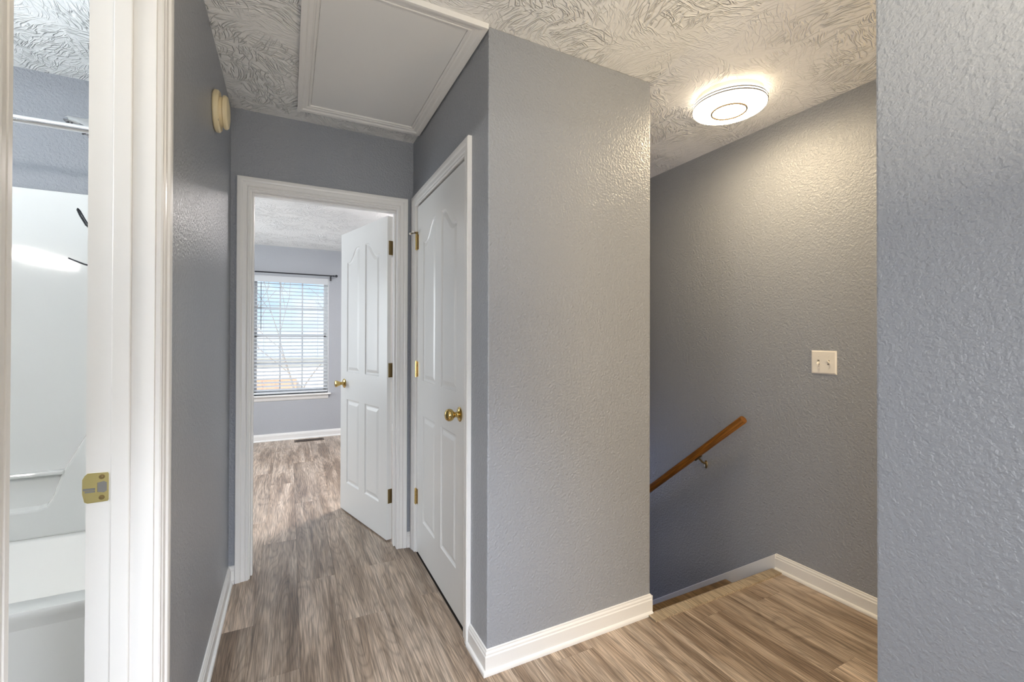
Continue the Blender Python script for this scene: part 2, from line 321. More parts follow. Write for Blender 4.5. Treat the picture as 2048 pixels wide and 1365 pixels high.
for w_, b_ in (('wall_rear_room_left', (-1.6, -1.5, -4.5, -.40, 0, H)), ('wall_rear_room_right', (2.1, 2.2, -4.5, -1.115, 0, H)), ('wall_rear_room_far', (-1.6, 2.2, -4.6, -4.5, 0, H)), ('wall_rear_room_front', (-1.5, XL-.115, -.515, -.40, 0, H))): struct(w_, [b_], 'wall')
struct('wall_bathroom_left', [(-2.05, -1.95, -.3, 2.70, 0, H)], 'wall')
struct('wall_bathroom_rear', [(-2.05, XL-.115, -.4, -.3, 0, H)], 'wall')
struct('wall_bathroom_far', [(-2.05, XL-.115, 2.70, 2.789, 0, H)], 'wall', 'grey-blue bathroom wall above the white tub surround')
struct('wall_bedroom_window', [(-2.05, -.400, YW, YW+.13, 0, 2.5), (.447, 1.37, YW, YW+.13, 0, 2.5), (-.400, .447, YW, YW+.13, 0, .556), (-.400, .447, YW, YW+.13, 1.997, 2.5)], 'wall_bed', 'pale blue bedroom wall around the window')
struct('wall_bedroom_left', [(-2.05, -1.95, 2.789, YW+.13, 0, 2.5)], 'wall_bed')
struct('ceiling', [(-2.05, XS+.115, -1.115, 2.789, H, H+.1), (1.37, XS+.115, 2.789, 5.3, H, H+.1), (-1.6, 2.2, -4.6, -1.115, H, H+.1)], 'ceiling', 'white ceiling with stomped plaster texture')
bm = bmesh.new(); add_box(bm, -2.05, 1.37, 2.789, YW+.13, H, H+.1)
for v in bm.verts:
    if v.co.y > 5: v.co.z += -.078
tag(obj('ceiling', bm, 'ceiling'), 'pale ceiling sloping down to the bedroom window wall', kind='structure')
struct('floor_bathroom', [(-1.95, XL-.115, -.3, 2.70, -.03, 0)], 'bathfloor')
struct('floor_rear_room_side', [(-1.5, XL-.116, -1.12, -.515, -.03, 0)], 'bathfloor')
struct('floor_rear_room', [(-1.5, 2.1, -4.5, -1.12, -.03, 0)], 'bathfloor')
struct('floor_lower_level', [(1.37, 2.5, 1.2, 5.3, -2.9, -2.8)], 'bathfloor')

# floor of vinyl planks
flo = struct('floor', [(XL-.115, XR+.02, -1.115, YE, -.03, -.006), (-1.95, 1.37, YE, YW, -.03, -.006), (XR+.02, XS, -1.115, 1.50, -.03, -.006), (XL-.115, XB-.01, 1.50, YE, -.03, -.0061)], 'subfloor', 'oak-look vinyl plank floor running down the hallway')
rects = [(XL, XR, -1.0, YE), (-.185, .585, YE, YE+.115), (-1.95, 1.37, YE+.115, YW), (XR, XS, -1.0, YB-.035), (XR, XB, YB-.035, YB)]
PW, PL, GAP = 0.178, 1.205, 0.0004
joint = {-2: 2.235, -1: 1.87, 0: 2.525, 1: 2.094, 2: 2.54, 3: 2.134}
rj = random.Random(5)
for i in range(-12, 16):
    x0 = .045+PW*i; x1 = x0+PW; j0 = joint.get(i, rj.uniform(0, PL)); k0 = math.floor((-1.0-j0)/PL)
    for k in range(k0, k0+8):
        y0 = j0+k*PL; y1 = y0+PL; bm = bmesh.new(); hit = False
        for (a, b_, c, d) in rects:
            u0, u1, w0, w1 = max(a, x0+GAP), min(b_, x1-GAP), max(c, y0+GAP), min(d, y1-GAP)
            if u1-u0 > .004 and w1-w0 > .004:
                add_box(bm, u0, u1, w0, w1, -.006, 0.0); hit = True
        if hit: obj('plank', bm, 'plank', flo, origin=((x0+x1)/2, (y0+y1)/2, -.003))
        else: bm.free()

# ------------------------------------------------------------------ trim
BASE = [(0, 0), (.012, 0), (.012, .064), (.009, .068), (.009, .075), (.005, .081), (.005, .086), (0, .088)]
SHOE = [(.012, 0), (.022, 0), (.022, .006), (.0205, .0115), (.017, .015), (.012, .0165)]
def base(name, path, side, label=None):
    bm = bmesh.new(); sweep(bm, path, BASE, (0, 0, 1), side); o = obj(name, bm, 'trim'); tag(o, label, kind='structure')
    bm = bmesh.new(); sweep(bm, path, SHOE, (0, 0, 1), side); obj('shoe_moulding', bm, 'trim', o, smooth=True)
    return o
CAS = [(0, 0), (0, .008), (.003, .011), (.011, .011), (.014, .0085), (.019, .0125), (.034, .0135), (.038, .0175), (.044, .019), (.058, .019), (.061, .016), (.061, 0)]
base('baseboard_left', [(XL, 1.34, 0), (XL, YE, 0), (-.245, YE, 0)], 1, 'white baseboard along the left hallway wall')
base('baseboard_end', [(.636, YE, 0), (XR, YE, 0), (XR, 2.648, 0)], 1)
base('baseboard_centre', [(XR, 1.704, 0), (XR, YB, 0), (XB, YB, 0)], 1, 'white baseboard wrapping the corner of the central wall')
base('baseboard_stairs', [(XS, 1.512, 0), (XS, -1.0, 0)], 1, 'white baseboard on the landing under the light switch')
base('baseboard_bedroom', [(-1.95, YW, 0), (1.37, YW, 0)], 1, 'white baseboard under the bedroom window')

def casing(name, pts, Nv, side, label):
    bm = bmesh.new(); sweep(bm, pts, CAS, Nv, side); return tag(obj(name, bm, 'trim'), label, kind='structure')
casing('trim_1', [(-.183, YE, 0), (-.183, YE, 2.030), (.574, YE, 2.030), (.574, YE, 0)], (0, -1, 0), -1, 'white casing around the open bedroom doorway')
casing('trim_2', [(XR, 1.766, 0), (XR, 1.766, 2.033), (XR, 2.586, 2.033), (XR, 2.586, 0)], (-1, 0, 0), 1, 'white casing around the closed closet door')
casing('trim_3', [(XL, .655, 0), (XL, .655, 2.04), (XL, 1.268, 2.04), (XL, 1.268, 0)], (1, 0, 0), -1, 'white casing around the bathroom doorway')
# jambs with door stops
def jamb(name, boxes, stops, label):
    o = tag(boxobj(name, boxes, 'trim'), label, kind='structure'); boxobj('door_stop', stops, 'trim', o, bevel=.002); return o
y0, y1 = YE, YE+.115
jamb('trim_4', [(-.198, -.178, y0, y1, 0, 2.025), (.575, .595, y0, y1, 0, 2.025), (-.198, .595, y0, y1, 2.025, 2.045)],
     [(-.178, -.168, y0+.035, y0+.075, 0, 2.015), (.565, .575, y0+.035, y0+.075, 0, 2.015), (-.178, .575, y0+.035, y0+.075, 2.015, 2.025)], 'white jamb lining the bedroom doorway')
x0, x1 = XR, XR+.115
jamb('trim_5', [(x0, x1, 1.745, 1.772, 0, 2.040), (x0, x1, 2.578, 2.605, 0, 2.040), (x0, x1, 1.745, 2.605, 2.040, 2.053)],
     [(x0+.045, x0+.08, 1.772, 1.782, 0, 2.03), (x0+.045, x0+.08, 2.568, 2.578, 0, 2.03), (x0+.045, x0+.08, 1.772, 2.578, 2.03, 2.04)], 'white jamb lining the closet doorway')
x0, x1 = XL-.115, XL
jb = jamb('trim_6', [(x0, x1, .630, .650, 0, 2.035), (x0, x1, 1.257, 1.277, 0, 2.035), (x0, x1, .630, 1.277, 2.035, 2.053)],
     [(x0+.043, x0+.075, 1.247, 1.257, 0, 2.025), (x0+.043, x0+.075, .650, .660, 0, 2.025), (x0+.043, x0+.075, .650, 1.257, 2.025, 2.035)], 'white jamb lining the bathroom doorway with a brass strike plate')
# casing on the bathroom and bedroom sides
bm = bmesh.new(); sweep(bm, [(x0, .655, 0), (x0, .655, 2.04), (x0, 1.290, 2.04)], CAS, (-1, 0, 0), 1); tag(obj('trim_7', bm, 'trim'), kind='structure')
bm = bmesh.new(); sweep(bm, [(-.183, y1, 0), (-.183, y1, 2.03), (.590, y1, 2.03), (.590, y1, 0)], CAS, (0, 1, 0), 1); tag(obj('trim_8', bm, 'trim'), kind='structure')

# strike plate on the bathroom jamb (faces -Y), lip curling round the bathroom edge
yj = 1.257
sp_c = Vector((-.362, yj, .935))
bm = bmesh.new()
xs = [-.3905, -.3895, -.386, -.378, -.3435, -.341]
out = [(-.341, .034-.003), (-.344, .034), (-.378, .033), (-.386, .028), (-.391, .024)]
poly = [Vector((x, 0, z)) for x, z in out] + [Vector((x, 0, -z)) for x, z in out[::-1]]
hole = [Vector((-.3655, 0, .014)), (Vector((-.352, 0, .0155))), Vector((-.3465, 0, .011)), Vector((-.3465, 0, -.011)), Vector((-.352, 0, -.0155)), Vector((-.3655, 0, -.014))]
def holed_plate(bm, outer, holes, y_front, y_back, axis='Y'):
    """plate with holes: outline and holes are lists of (a,b); returns verts placed by mapper"""
    pts = []; edges = []; faces = []
    for loop in [outer]+holes:
        s = len(pts); pts += [Vector(p) for p in loop]; edges += [(s+i, s+(i+1) % len(loop)) for i in range(len(loop))]
    res = delaunay_2d_cdt(pts, edges, [], 1, 1e-7)
    V, E_, F = res[0], res[1], res[2]
    def inside(p, loop):
        c = False; n = len(loop)
        for i in range(n):
            a, b_ = loop[i], loop[(i+1) % n]
            if (a[1] > p[1]) != (b_[1] > p[1]) and p[0] < (b_[0]-a[0])*(p[1]-a[1])/(b_[1]-a[1])+a[0]: c = not c
        return c
    keep = []
    for f in F:
        c = sum((V[i] for i in f), Vector((0, 0)))/len(f)
        if inside(c, outer) and not any(inside(c, h) for h in holes): keep.append(f)
    return V, keep
def plate_obj(name, outer, holes, thick, mapper, mat, parent, bend=None):
    V, F = holed_plate(None, outer, holes, 0, 0); bm = bmesh.new()
    a = [bm.verts.new(mapper(p.x, p.y, 0)) for p in V]; b_ = [bm.verts.new(mapper(p.x, p.y, -thick)) for p in V]
    for f in F: bm.faces.new([a[i] for i in f]); bm.faces.new([b_[i] for i in f][::-1])
    bm.edges.ensure_lookup_table()
    bmesh.ops.recalc_face_normals(bm, faces=bm.faces)
    be = [e for e in bm.edges if len(e.link_faces) == 1]; idx = {v: i for i, v in enumerate(a)}
    for e in be:
        if e.verts[0] in idx and e.verts[1] in idx:
            i, j = idx[e.verts[0]], idx[e.verts[1]]; bm.faces.new((a[i], a[j], b_[j], b_[i]))
    loose = [v for v in bm.verts if not v.link_faces]; bmesh.ops.delete(bm, geom=loose, context='VERTS')
    return obj(name, bm, mat, parent)
o2 = [(-.340, .034), (-.343, .036), (-.378, .0345), (-.388, .030), (-.393, .022), (-.3935, .002), (-.386, .0005), (-.370, .0005)]
o2b = [(-.370, -.0005), (-.384, -.006), (-.392, -.012), (-.392, -.020), (-.387, -.031), (-.378, -.0345), (-.343, -.036), (-.340, -.034)]
strike = plate_obj('strike_plate', [(-.3490, .027), (-.3505, .0305), (-.384, .0315), (-.3885, .027), (-.3925, .019), (-.3925, -.012), (-.389, -.029), (-.384, -.0325), (-.3505, -.0315), (-.3490, -.029)],
                   [[(-.368, .010), (-.357, .0125), (-.352, .009), (-.352, -.009), (-.357, -.0125), (-.368, -.010)]], .0015,
                   lambda a, b_, c: Vector((a, yj-.0018-c, .935+b_)), 'satin_brass', jb)
tag(strike, 'scratched brass strike plate with two screws')
boxobj('latch_pocket', [(-.3685, -.3515, yj-.0008, yj-.0003, .922, .948)], 'steel', strike)
for dz in (.022, -.0225):
    bm = bmesh.new(); add_lathe(bm, [(0, .0012), (.0018, .0004), (.0022, .0012), (.0048, .0010), (.0052, 0)], Matrix.Translation((-.3605, yj-.0018, .935+dz)) @ Matrix.Rotation(R(90), 4, 'X'), 16)
    obj('screw', bm, 'old_brass', strike, smooth=True)
bm = bmesh.new(); add_box(bm, -.391, -.3715, yj-.0028, yj-.0018, .930, .9345); add_box(bm, -.388, -.3715, yj-.0024, yj-.0018, .925, .9290)
obj('worn_lip', bm, 'steel', strike)

# ------------------------------------------------------------------ doors (moulded, two arched over two square panels)
PROF = [(0, 0), (.003, -.0035), (.009, -.0065), (.016, -.0065), (.034, -.0012), (.037, -.0008)]
def inset(loop, d):
    n = len(loop); out = []
    for i in range(n):
        p, a, c = Vector(loop[i]), Vector(loop[i-1]), Vector(loop[(i+1) % n])
        e1 = (p-a).normalized(); e2 = (c-p).normalized(); n1 = Vector((-e1.y, e1.x)); n2 = Vector((-e2.y, e2.x))
        mdir = (n1+n2)/max(.35, 1+n1.dot(n2)); out.append(p+mdir*d)
    return out
def panel_loops(w, h):
    """counter-clockwise outlines in door coordinates (u from the hinge side, z up)"""
    st, ml = .115*w/.76, .095*w/.76
    pw = (w-2*st-ml)/2; res = []
    for k in range(2):
        u0 = st+k*(pw+ml); u1 = u0+pw
        res.append([(u0, .215), (u1, .215), (u1, .815), (u0, .815)])
        lo, hi = 1.795, 1.885    # ogee top: low at the stile, high beside the centre mullion
        top = []
        top.append((u1, hi if k == 0 else lo))
        for j in range(13):
            u = (u1-.040)-(u1-u0-.080)*j/12.0; q = (u-u0-.040)/(u1-u0-.080)
            g = q if k == 0 else 1-q                                                       # 0 at stile, 1 at centre
            top.append((u, lo+(hi-lo)*(0.5-0.5*math.cos(PI*g))))
        top.append((u0, lo if k == 0 else hi))
        res.append([(u0, 1.01), (u1, 1.01)]+top)
    return res
def make_door(name, w, h, label, knob_side=1, kind='structure'):
    """local: hinge corner at origin, u along +X, front face looks to -Y (y=0), thickness to +Y"""
    r = thing(name, label, None, kind=kind); TH = .035
    loops = panel_loops(w, h)
    outer = [(0, .008), (w, .008), (w, h), (0, h)]
    V, F = holed_plate(None, outer, loops, 0, 0); bm = bmesh.new()
    for s, y in ((0, 0.0), (1, TH)):
        vs = [bm.verts.new((p.x, y, p.y)) for p in V]
        for f in F:
            q = [vs[i] for i in f]; bm.faces.new(q if s == 0 else q[::-1])
    o4 = [(0, .008), (w, .008), (w, h), (0, h)]
    for i in range(4):
        a, b_ = o4[i], o4[(i+1) % 4]
        bm.faces.new([bm.verts.new(c) for c in ((a[0], 0, a[1]), (b_[0], 0, b_[1]), (b_[0], TH, b_[1]), (a[0], TH, a[1]))])
    bmesh.ops.remove_doubles(bm, verts=bm.verts, dist=1e-5)
    obj('slab', bm, 'door', r)
    for lp in loops:
        bm = bmesh.new()
        for s in (0, 1):
            rings = []
            for (d, dep) in PROF:
                L = inset(lp, d); rings.append([bm.verts.new((p.x, (-dep if s == 0 else TH+dep), p.y)) for p in L])
            for A, B in zip(rings, rings[1:]):
                for i in range(len(A)): bm.faces.new((A[i], A[(i+1) % len(A)], B[(i+1) % len(A)], B[i]))
            bm.faces.new(rings[-1])
        obj('panel', bm, 'door', r)
    return r
def knob(parent, u, z, y, sgn, mat='brass', ball=True):
    """turned knob; axis along sgn*Y from the face at y"""
    Mx = Matrix.Translation((u, y, z)) @ Matrix.Rotation(R(90)*(1 if sgn < 0 else -1), 4, 'X')
    bm = bmesh.new()
    rose = [(0, 0), (.032, 0), (.033, .002), (.030, .005), (.022, .008), (.014, .010), (.012, .014)]
    if ball: pr = rose+[(.0115, .024), (.013, .028), (.018, .031), (.0245, .037), (.0275, .046), (.0265, .055), (.022, .062), (.014, .067), (0, .069)]
    else: pr = rose+[(.0105, .022), (.012, .028), (.0155, .036), (.021, .052), (.024, .060), (.0235, .064), (.018, .067), (0, .068)]
    add_lathe(bm, pr, Mx, 32); return obj('door_knob', bm, mat, parent, smooth=True, angle=60)
def hinge_leafs(parent, z, pin, leaf_boxes, mat):
    bm = bmesh.new()
    for k in range(5):
        a = z-.044+k*.0178; add_tube(bm, [(pin[0], pin[1], a), (pin[0], pin[1], a+.0168)], .0058, 10)
    add_tube(bm, [(pin[0], pin[1], z-.048), (pin[0], pin[1], z+.049)], [.003, .003], 8)
    for lb in leaf_boxes: add_box(bm, *lb)
    return obj('hinge', bm, mat, parent, smooth=True)

# bedroom door, open 74 degrees, front (hall) face towards the viewer
D1 = make_door('door_1', .722, 2.012, 'white panelled bedroom door standing open into the room')
TH = .035
th = R(74); Dv = Vector((-math.cos(th), math.sin(th), 0)); Nf = Vector((-math.sin(th), -math.cos(th), 0))
pin = Vector((.581, 2.799, 0)); org = pin + Nf*.041 + Dv*.003
# local X -> Dv, local -Y -> Nf ; the frame is left-handed unless mirrored, so keep X=Dv, Y=-Nf and check
Mx = Matrix((Dv, -Nf, Vector((0, 0, 1)))).transposed()
flip = Mx.determinant() < 0
if flip:
    # mirror in mesh: build with u -> -u
    for ch in list(D1.children):
        for v in ch.data.vertices: v.co.x *= -1
        ch.data.flip_normals()
    Mx = Matrix((-Dv, -Nf, Vector((0, 0, 1)))).transposed()
sg = -1 if flip else 1
D1.matrix_world = Matrix.Translation(org) @ Mx.to_4x4()
kn = knob(D1, sg*(.722-.065), .925, 0, -1, 'brass', False); tag(kn, 'brass knob with a flared end')
knob(D1, sg*(.722-.065), .925, TH, 1, 'brass', False)
for hz in (1.815, 1.055, .275):
    hinge_leafs(D1, hz, (sg*-.003, .041), [(min(sg*-.0018, 0), max(sg*-.0018, 0), .008, .038, hz-.044, hz+.044)], 'old_brass')
# closet door, closed; hinges at the far end, knob at the near end; face looks to -X
D2 = make_door('door_2', .796, 2.022, 'closed white panelled closet door with a round brass knob')
for ch in list(D2.children):
    pass
# local X -> -Y world (hinge far), front face normal (-Y local) -> -X world  => local Y -> +X
Mx2 = Matrix((Vector((0, -1, 0)), Vector((1, 0, 0)), Vector((0, 0, 1)))).transposed()
D2.matrix_world = Matrix.Translation((XR+.004, 2.573, .004)) @ Mx2.to_4x4()
kn = knob(D2, .722, .917, 0, -1); tag(kn, 'round polished brass knob')
hs = []
for hz in (1.815, 1.070, .325):
    hs.append(hinge_leafs(D2, hz, (-.003, -.007), [(.001, .016, -.0015, 0.0, hz-.044, hz+.044), (-.019, -.006, -.0125, -.0105, hz-.044, hz+.044)], 'brass'))
bm = bmesh.new()     # hinge-pin door stop on the top hinge
add_tube(bm, [(-.003, -.007, 1.868), (.010, -.022, 1.870), (.020, -.032, 1.869)], .0028, 8)
add_tube(bm, [(-.003, -.007, 1.868), (-.016, -.022, 1.870), (-.030, -.034, 1.868)], .0028, 8)
add_lathe(bm, [(0, -.006), (.007, -.006), (.007, .008), (0, .008)], Matrix.Translation((-.003, -.007, 1.868)), 12)
st_ = obj('pin_stop', bm, 'old_brass', hs[0], smooth=True)
bm = bmesh.new()
for c, dr in (((.020, -.032, 1.869), (.6, -.8, 0)), ((-.030, -.034, 1.868), (-.75, -.66, 0))):
    add_lathe(bm, [(0, 0), (.007, 0), (.0075, .006), (.005, .010), (0, .011)], Matrix.Translation(c) @ Vector(dr).to_track_quat('Z', 'X').to_matrix().to_4x4(), 14)
tag(obj('bumper', bm, 'white_plastic', hs[0], smooth=True), 'white rubber bumper')
# bathroom door swung fully into the bathroom
D3 = make_door('door_3', .596, 2.012, 'white bathroom door swung into the bathroom')
D3.matrix_world = Matrix.Translation((XL-.130, .610, .004)) @ Matrix.Rotation(R(185), 4, 'Z')
knob(D3, .536, .92, 0, -1)

# ------------------------------------------------------------------ attic hatch
ah = thing('attic_hatch', 'white framed attic hatch set in the hallway ceiling', 'hatch', (.36, 2.02, H))
hx0, hx1, hy0, hy1 = .092, .604, 1.582, 2.456
HC = [(0, 0), (0, .006), (.004, .010), (.010, .010), (.013, .007), (.020, .012), (.034, .013), (.040, .018), (.052, .020), (.060, .020), (.0605, 0)]
bm = bmesh.new(); sweep(bm, [(hx0-.36, hy0-2.02, 0), (hx1-.36, hy0-2.02, 0), (hx1-.36, hy1-2.02, 0), (hx0-.36, hy1-2.02, 0)], HC, (0, 0, -1), -1, True)
obj('casing', bm, 'trim', ah)
boxobj('panel', [(hx0-.36+.002, hx1-.36-.002, hy0-2.02+.002, hy1-2.02-.002, -.0035, .004)], 'hatch', ah)

# ------------------------------------------------------------------ ceiling light over the landing
def flush_light(loc, label, mat, face, group=None):
    t = thing('ceiling_light', label, 'ceiling light', loc, group=group)
    bm = bmesh.new(); add_lathe(bm, [(0, 0), (.150, 0), (.150, -.018), (.140, -.022), (0, -.022)], None, 64); obj('base', bm, 'white_plastic', t, smooth=True)
    bm = bmesh.new(); add_lathe(bm, [(.140, -.0225), (.158, -.024), (.165, -.030), (.166, -.038), (.1645, -.0385), (.1645, -.0405), (.166, -.041), (.166, -.050), (.1645, -.0505), (.1645, -.0525), (.1655, -.053), (.163, -.060), (.1635, -.0585)], None, 72)
    obj('diffuser_rim', bm, mat, t, smooth=True)
    bm = bmesh.new(); add_lathe(bm, [(.1635, -.0585), (.161, -.0625), (.155, -.066), (.12, -.0705), (.08, -.0725), (0, -.0735)], None, 72)
    obj('diffuser', bm, face, t, smooth=True)
    for z in (-.0395, -.0515):
        bm = bmesh.new(); add_tube(bm, [(.1652*math.cos(a*PI/36), .1652*math.sin(a*PI/36), z) for a in range(72)], .0027, 6, closed=True)
        obj('groove_line', bm, 'gold_line', t, smooth=True)
    bm = bmesh.new(); add_tube(bm, [(.078*math.cos(a*PI/36), .078*math.sin(a*PI/36), -.0745) for a in range(72)], .0048, 6, closed=True)
    tag(obj('ring', bm, 'gold_line', t, smooth=True), 'thin tan ring')
    return t
flush_light((1.912, 1.452, H), 'round flush LED ceiling light glowing over the stair landing', 'lamp', 'lamp_face')
flush_light((1.02, 3.95, 2.409), 'added unseen flush ceiling light filling the bedroom', 'fill_lamp', 'fill_lamp_face')  # lamp out of view, added to brighten the bedroom

# ------------------------------------------------------------------ stairs
stc = thing('staircase', 'wood-look staircase going down beside the grey wall', 'stairs', (1.93, 1.5, 0))
RISE, RUN = .190, .235
sl = .806
bm = bmesh.new()
prof = [(1.470-1.5, .0), (1.470-1.5, .0075), (1.519-1.5, .0085), (1.526-1.5, .0060), (1.5285-1.5, -.004), (1.529-1.5, -.018), (1.522-1.5, -.018), (1.520-1.5, 0)]
A = [bm.verts.new((1.455-1.93, y, z)) for y, z in prof]; B = [bm.verts.new((XS-.0225-1.93, y, z)) for y, z in prof]
for k in range(len(prof)): bm.faces.new((A[k], A[(k+1) % len(prof)], B[(k+1) % len(prof)], B[k]))
bm.faces.new(A[::-1]); bm.faces.new(B)
tag(obj('nosing', bm, 'nosing', stc), 'flat oak-look nosing strip at the top step')
for i in range(13):
    z = -RISE*(i+1); ys = .034 if i == 0 else .299+RUN*(i-1); ye = .299+RUN*i
    boxobj('riser', [(XB-1.93+.002, XS-1.93-.013, ys-.012, ys, z, z+RISE-.018 if i == 0 else z+RISE-.028)], 'trim', stc)
    boxobj('tread', [(XB-1.93+.002, XS-1.93-.018, ys, ye+.016, z-.028, z)], 'tread', stc, bevel=.008)
bm = bmesh.new()
yA, yB_ = 1.512, 5.2
zt = .088
pts = [(yA, zt), (yA, -.24), (yB_, -.24-sl*(yB_-yA)), (yB_, zt-sl*(yB_-yA))]
A = [bm.verts.new((XS-.012-1.93, y-1.5, z)) for y, z in pts]; B = [bm.verts.new((XS-1.93-.0005, y-1.5, z)) for y, z in pts]
for k in range(4): bm.faces.new((A[k], A[(k+1) % 4], B[(k+1) % 4], B[k]))
bm.faces.new(A[::-1]); bm.faces.new(B)
tag(obj('skirt_board', bm, 'trim', stc, bevel=.003), 'white sloping skirt board on the wall')
# layered baseboard ends at the wall corner
tag(boxobj('trim_9', [(XB, XB+.004, YB-.012, YB+.02, 0, .083), (XB+.004, XB+.009, YB-.004, YB+.02, 0, .079)], 'trim'), 'bare layered trim ends at the stair corner', kind='structure')

# handrail
hr = thing('handrail', 'honey-coloured round wooden handrail sloping down the stair wall', 'handrail', (2.303, 1.655, .800))
Lr = 3.3; dr = Vector((0, 1, -.845)).normalized()
bm = bmesh.new(); add_tube(bm, [dr*0.0, dr*.003, dr*(Lr-.003), dr*Lr], [.0205, .0225, .0225, .0205], 28)
q = dr.to_track_quat('Y', 'Z')
for v in bm.verts: v.co = q.inverted() @ v.co
ro = obj('rail', bm, 'rail', hr, smooth=True, angle=50); ro.rotation_mode = 'QUATERNION'; ro.rotation_quaternion = q
for s in (.41, 1.8, 3.0):
    c = dr*s; bm = bmesh.new()
    saddle = c+Vector((0, 0, -.030))
    bmt = [saddle+Vector((0, 0, 0)), saddle+Vector((.018, 0, -.012)), saddle+Vector((.036, 0, -.030)), saddle+Vector((.055, 0, -.040)), Vector((.073, c.y, saddle.z-.042))]
    add_tube(bm, bmt, [.006, .006, .006, .007, .009], 10)
    add_tube(bm, [saddle-dr*.030+Vector((0, 0, .0)), saddle+dr*.030+Vector((0, 0, .0))], .0075, 8)
    add_lathe(bm, [(0, .0), (.026, 0), (.026, .003), (.016, .007), (0, .009)], Matrix.Translation((.073, c.y, saddle.z-.050)) @ Matrix.Scale(.42, 4, (0, 1, 0)) @ Matrix.Rotation(R(-90), 4, 'Y') , 20)
    tag(obj('bracket', bm, 'old_brass', hr, smooth=True), 'dark brass wall bracket')

# ------------------------------------------------------------------ double light switch
sw = thing('light_switch', 'white double toggle light switch on the stair wall', 'switch', (XS, 1.271, 1.141), (0, 0, R(-90)))
# local: face looks to -Y... plate in XZ plane, front towards -Y local => world -X
bm = bmesh.new()
wv, hv = .0580, .0578
for a in (0,):
    o_ = [(-wv, -hv), (wv, -hv), (wv, hv), (-wv, hv)]; i_ = [(-wv+.006, -hv+.006), (wv-.006, -hv+.006), (wv-.006, hv-.006), (-wv+.006, hv-.006)]
    r0 = [bm.verts.new((x, 0, z)) for x, z in o_]; r1 = [bm.verts.new((x, -.003, z)) for x, z in o_]; r2 = [bm.verts.new((x, -.0065, z)) for x, z in i_]
    for A, B in ((r0, r1), (r1, r2)):
        for k in range(4): bm.faces.new((A[k], A[(k+1) % 4], B[(k+1) % 4], B[k]))
    bm.faces.new(r2); bm.faces.new(r0[::-1])
obj('plate', bm, 'white_plastic', sw)
for sx, upv in ((-.023, -1), (.023, 1)):
    boxobj('toggle_slot', [(sx-.0048, sx+.0048, -.0070, -.0064, -.0120, .0120)], 'grey_dot', sw)
    bm = bmesh.new(); add_box(bm, sx-.0045, sx+.0045, -.019, -.0060, -.006, .004)
    for v in bm.verts:
        if v.co.y < -.01: v.co.z += .010*upv; v.co.x = sx+(v.co.x-sx)*.8
    obj('toggle', bm, 'white_plastic', sw, bevel=.001)
    for dz in (-.030, .030):
        bm = bmesh.new(); add_lathe(bm, [(0, .0008), (.0028, .0012), (.0034, 0)], Matrix.Translation((sx, -.0065, dz)) @ Matrix.Rotation(R(90), 4, 'X'), 12); obj('screw', bm, 'white_plastic', sw, smooth=True)

# ------------------------------------------------------------------ smoke detector on the left wall
sd = thing('smoke_detector', 'yellowed ivory smoke detector on the left hallway wall', 'smoke detector', (XL, 2.115, 2.165), (0, R(90), 0))
bm = bmesh.new(); add_lathe(bm, [(0, .001), (.060, .001), (.0600, .003)], None, 40)
tag(obj('backing', bm, 'orange', sd, smooth=True), 'bare orange patch behind the base')
bm = bmesh.new(); add_lathe(bm, [(.062, .001), (.076, .001), (.080, .006), (.080, .016), (.074, .022), (.050, .020), (0, .020)], None, 48); base_ = obj('base', bm, 'ivory', sd, smooth=True)
bm = bmesh.new(); add_lathe(bm, [(0, 0), (.006, 0), (.006, .001), (0, .0012)], Matrix.Translation((.052, -.050, .0195)), 16); tag(obj('mark', bm, 'grey_dot', base_), 'small grey dot')
bm = bmesh.new(); add_lathe(bm, [(0, .018), (.056, .018), (.056, .032), (0, .032)], None, 48); obj('neck', bm, 'ivory', sd, smooth=True)
bm = bmesh.new(); add_lathe(bm, [(0, .031), (.060, .031), (.064, .034), (.064, .042), (.058, .048), (.040, .051), (0, .052)], None, 48); obj('cover', bm, 'ivory', sd, smooth=True)

# ------------------------------------------------------------------ bedroom window
w1 = thing('window_1', 'white double-hung bedroom window with muntins behind a blind', None, (.0235, YW, 1.27), kind='structure')
wx0, wx1, wz0, wz1 = -.400-.0235, .447-.0235, .556-1.27, 1.997-1.27
boxobj('frame', [(wx0, wx0+.022, .070, .125, wz0, wz1), (wx1-.022, wx1, .070, .125, wz0, wz1), (wx0, wx1, .070, .125, wz1-.022, wz1), (wx0, wx1, .070, .125, wz0, wz0+.022)], 'vinyl', w1)
boxobj('jamb_lining', [(wx0, wx0+.004, 0, .07, wz0, wz1), (wx1-.004, wx1, 0, .07, wz0, wz1), (wx0, wx1, 0, .07, wz1-.004, wz1)], 'vinyl', w1)
mid = 1.276-1.27
for zb, ztop, yo in ((mid-.018, wz1-.022, .098), (wz0+.022, mid+.018, .076)):
    s_ = boxobj('sash', [(wx0+.022, wx0+.052, yo, yo+.022, zb, ztop), (wx1-.052, wx1-.022, yo, yo+.022, zb, ztop), (wx0+.022, wx1-.022, yo, yo+.022, zb, zb+.034), (wx0+.022, wx1-.022, yo, yo+.022, ztop-.034, ztop)], 'vinyl', w1, bevel=.002)
    boxobj('pane', [(wx0+.05, wx1-.05, yo+.009, yo+.012, zb+.03, ztop-.03)], 'glass', s_)
    bx0, bx1 = wx0+.052, wx1-.052
    for k in (1, 2):
        xx = bx0+(bx1-bx0)*k/3; boxobj('muntin', [(xx-.008, xx+.008, yo+.004, yo+.017, zb+.034, ztop-.034)], 'vinyl', s_)
    zc = (zb+ztop)/2; boxobj('muntin', [(bx0, bx1, yo+.0045, yo+.0165, zc-.008, zc+.008)], 'vinyl', s_)
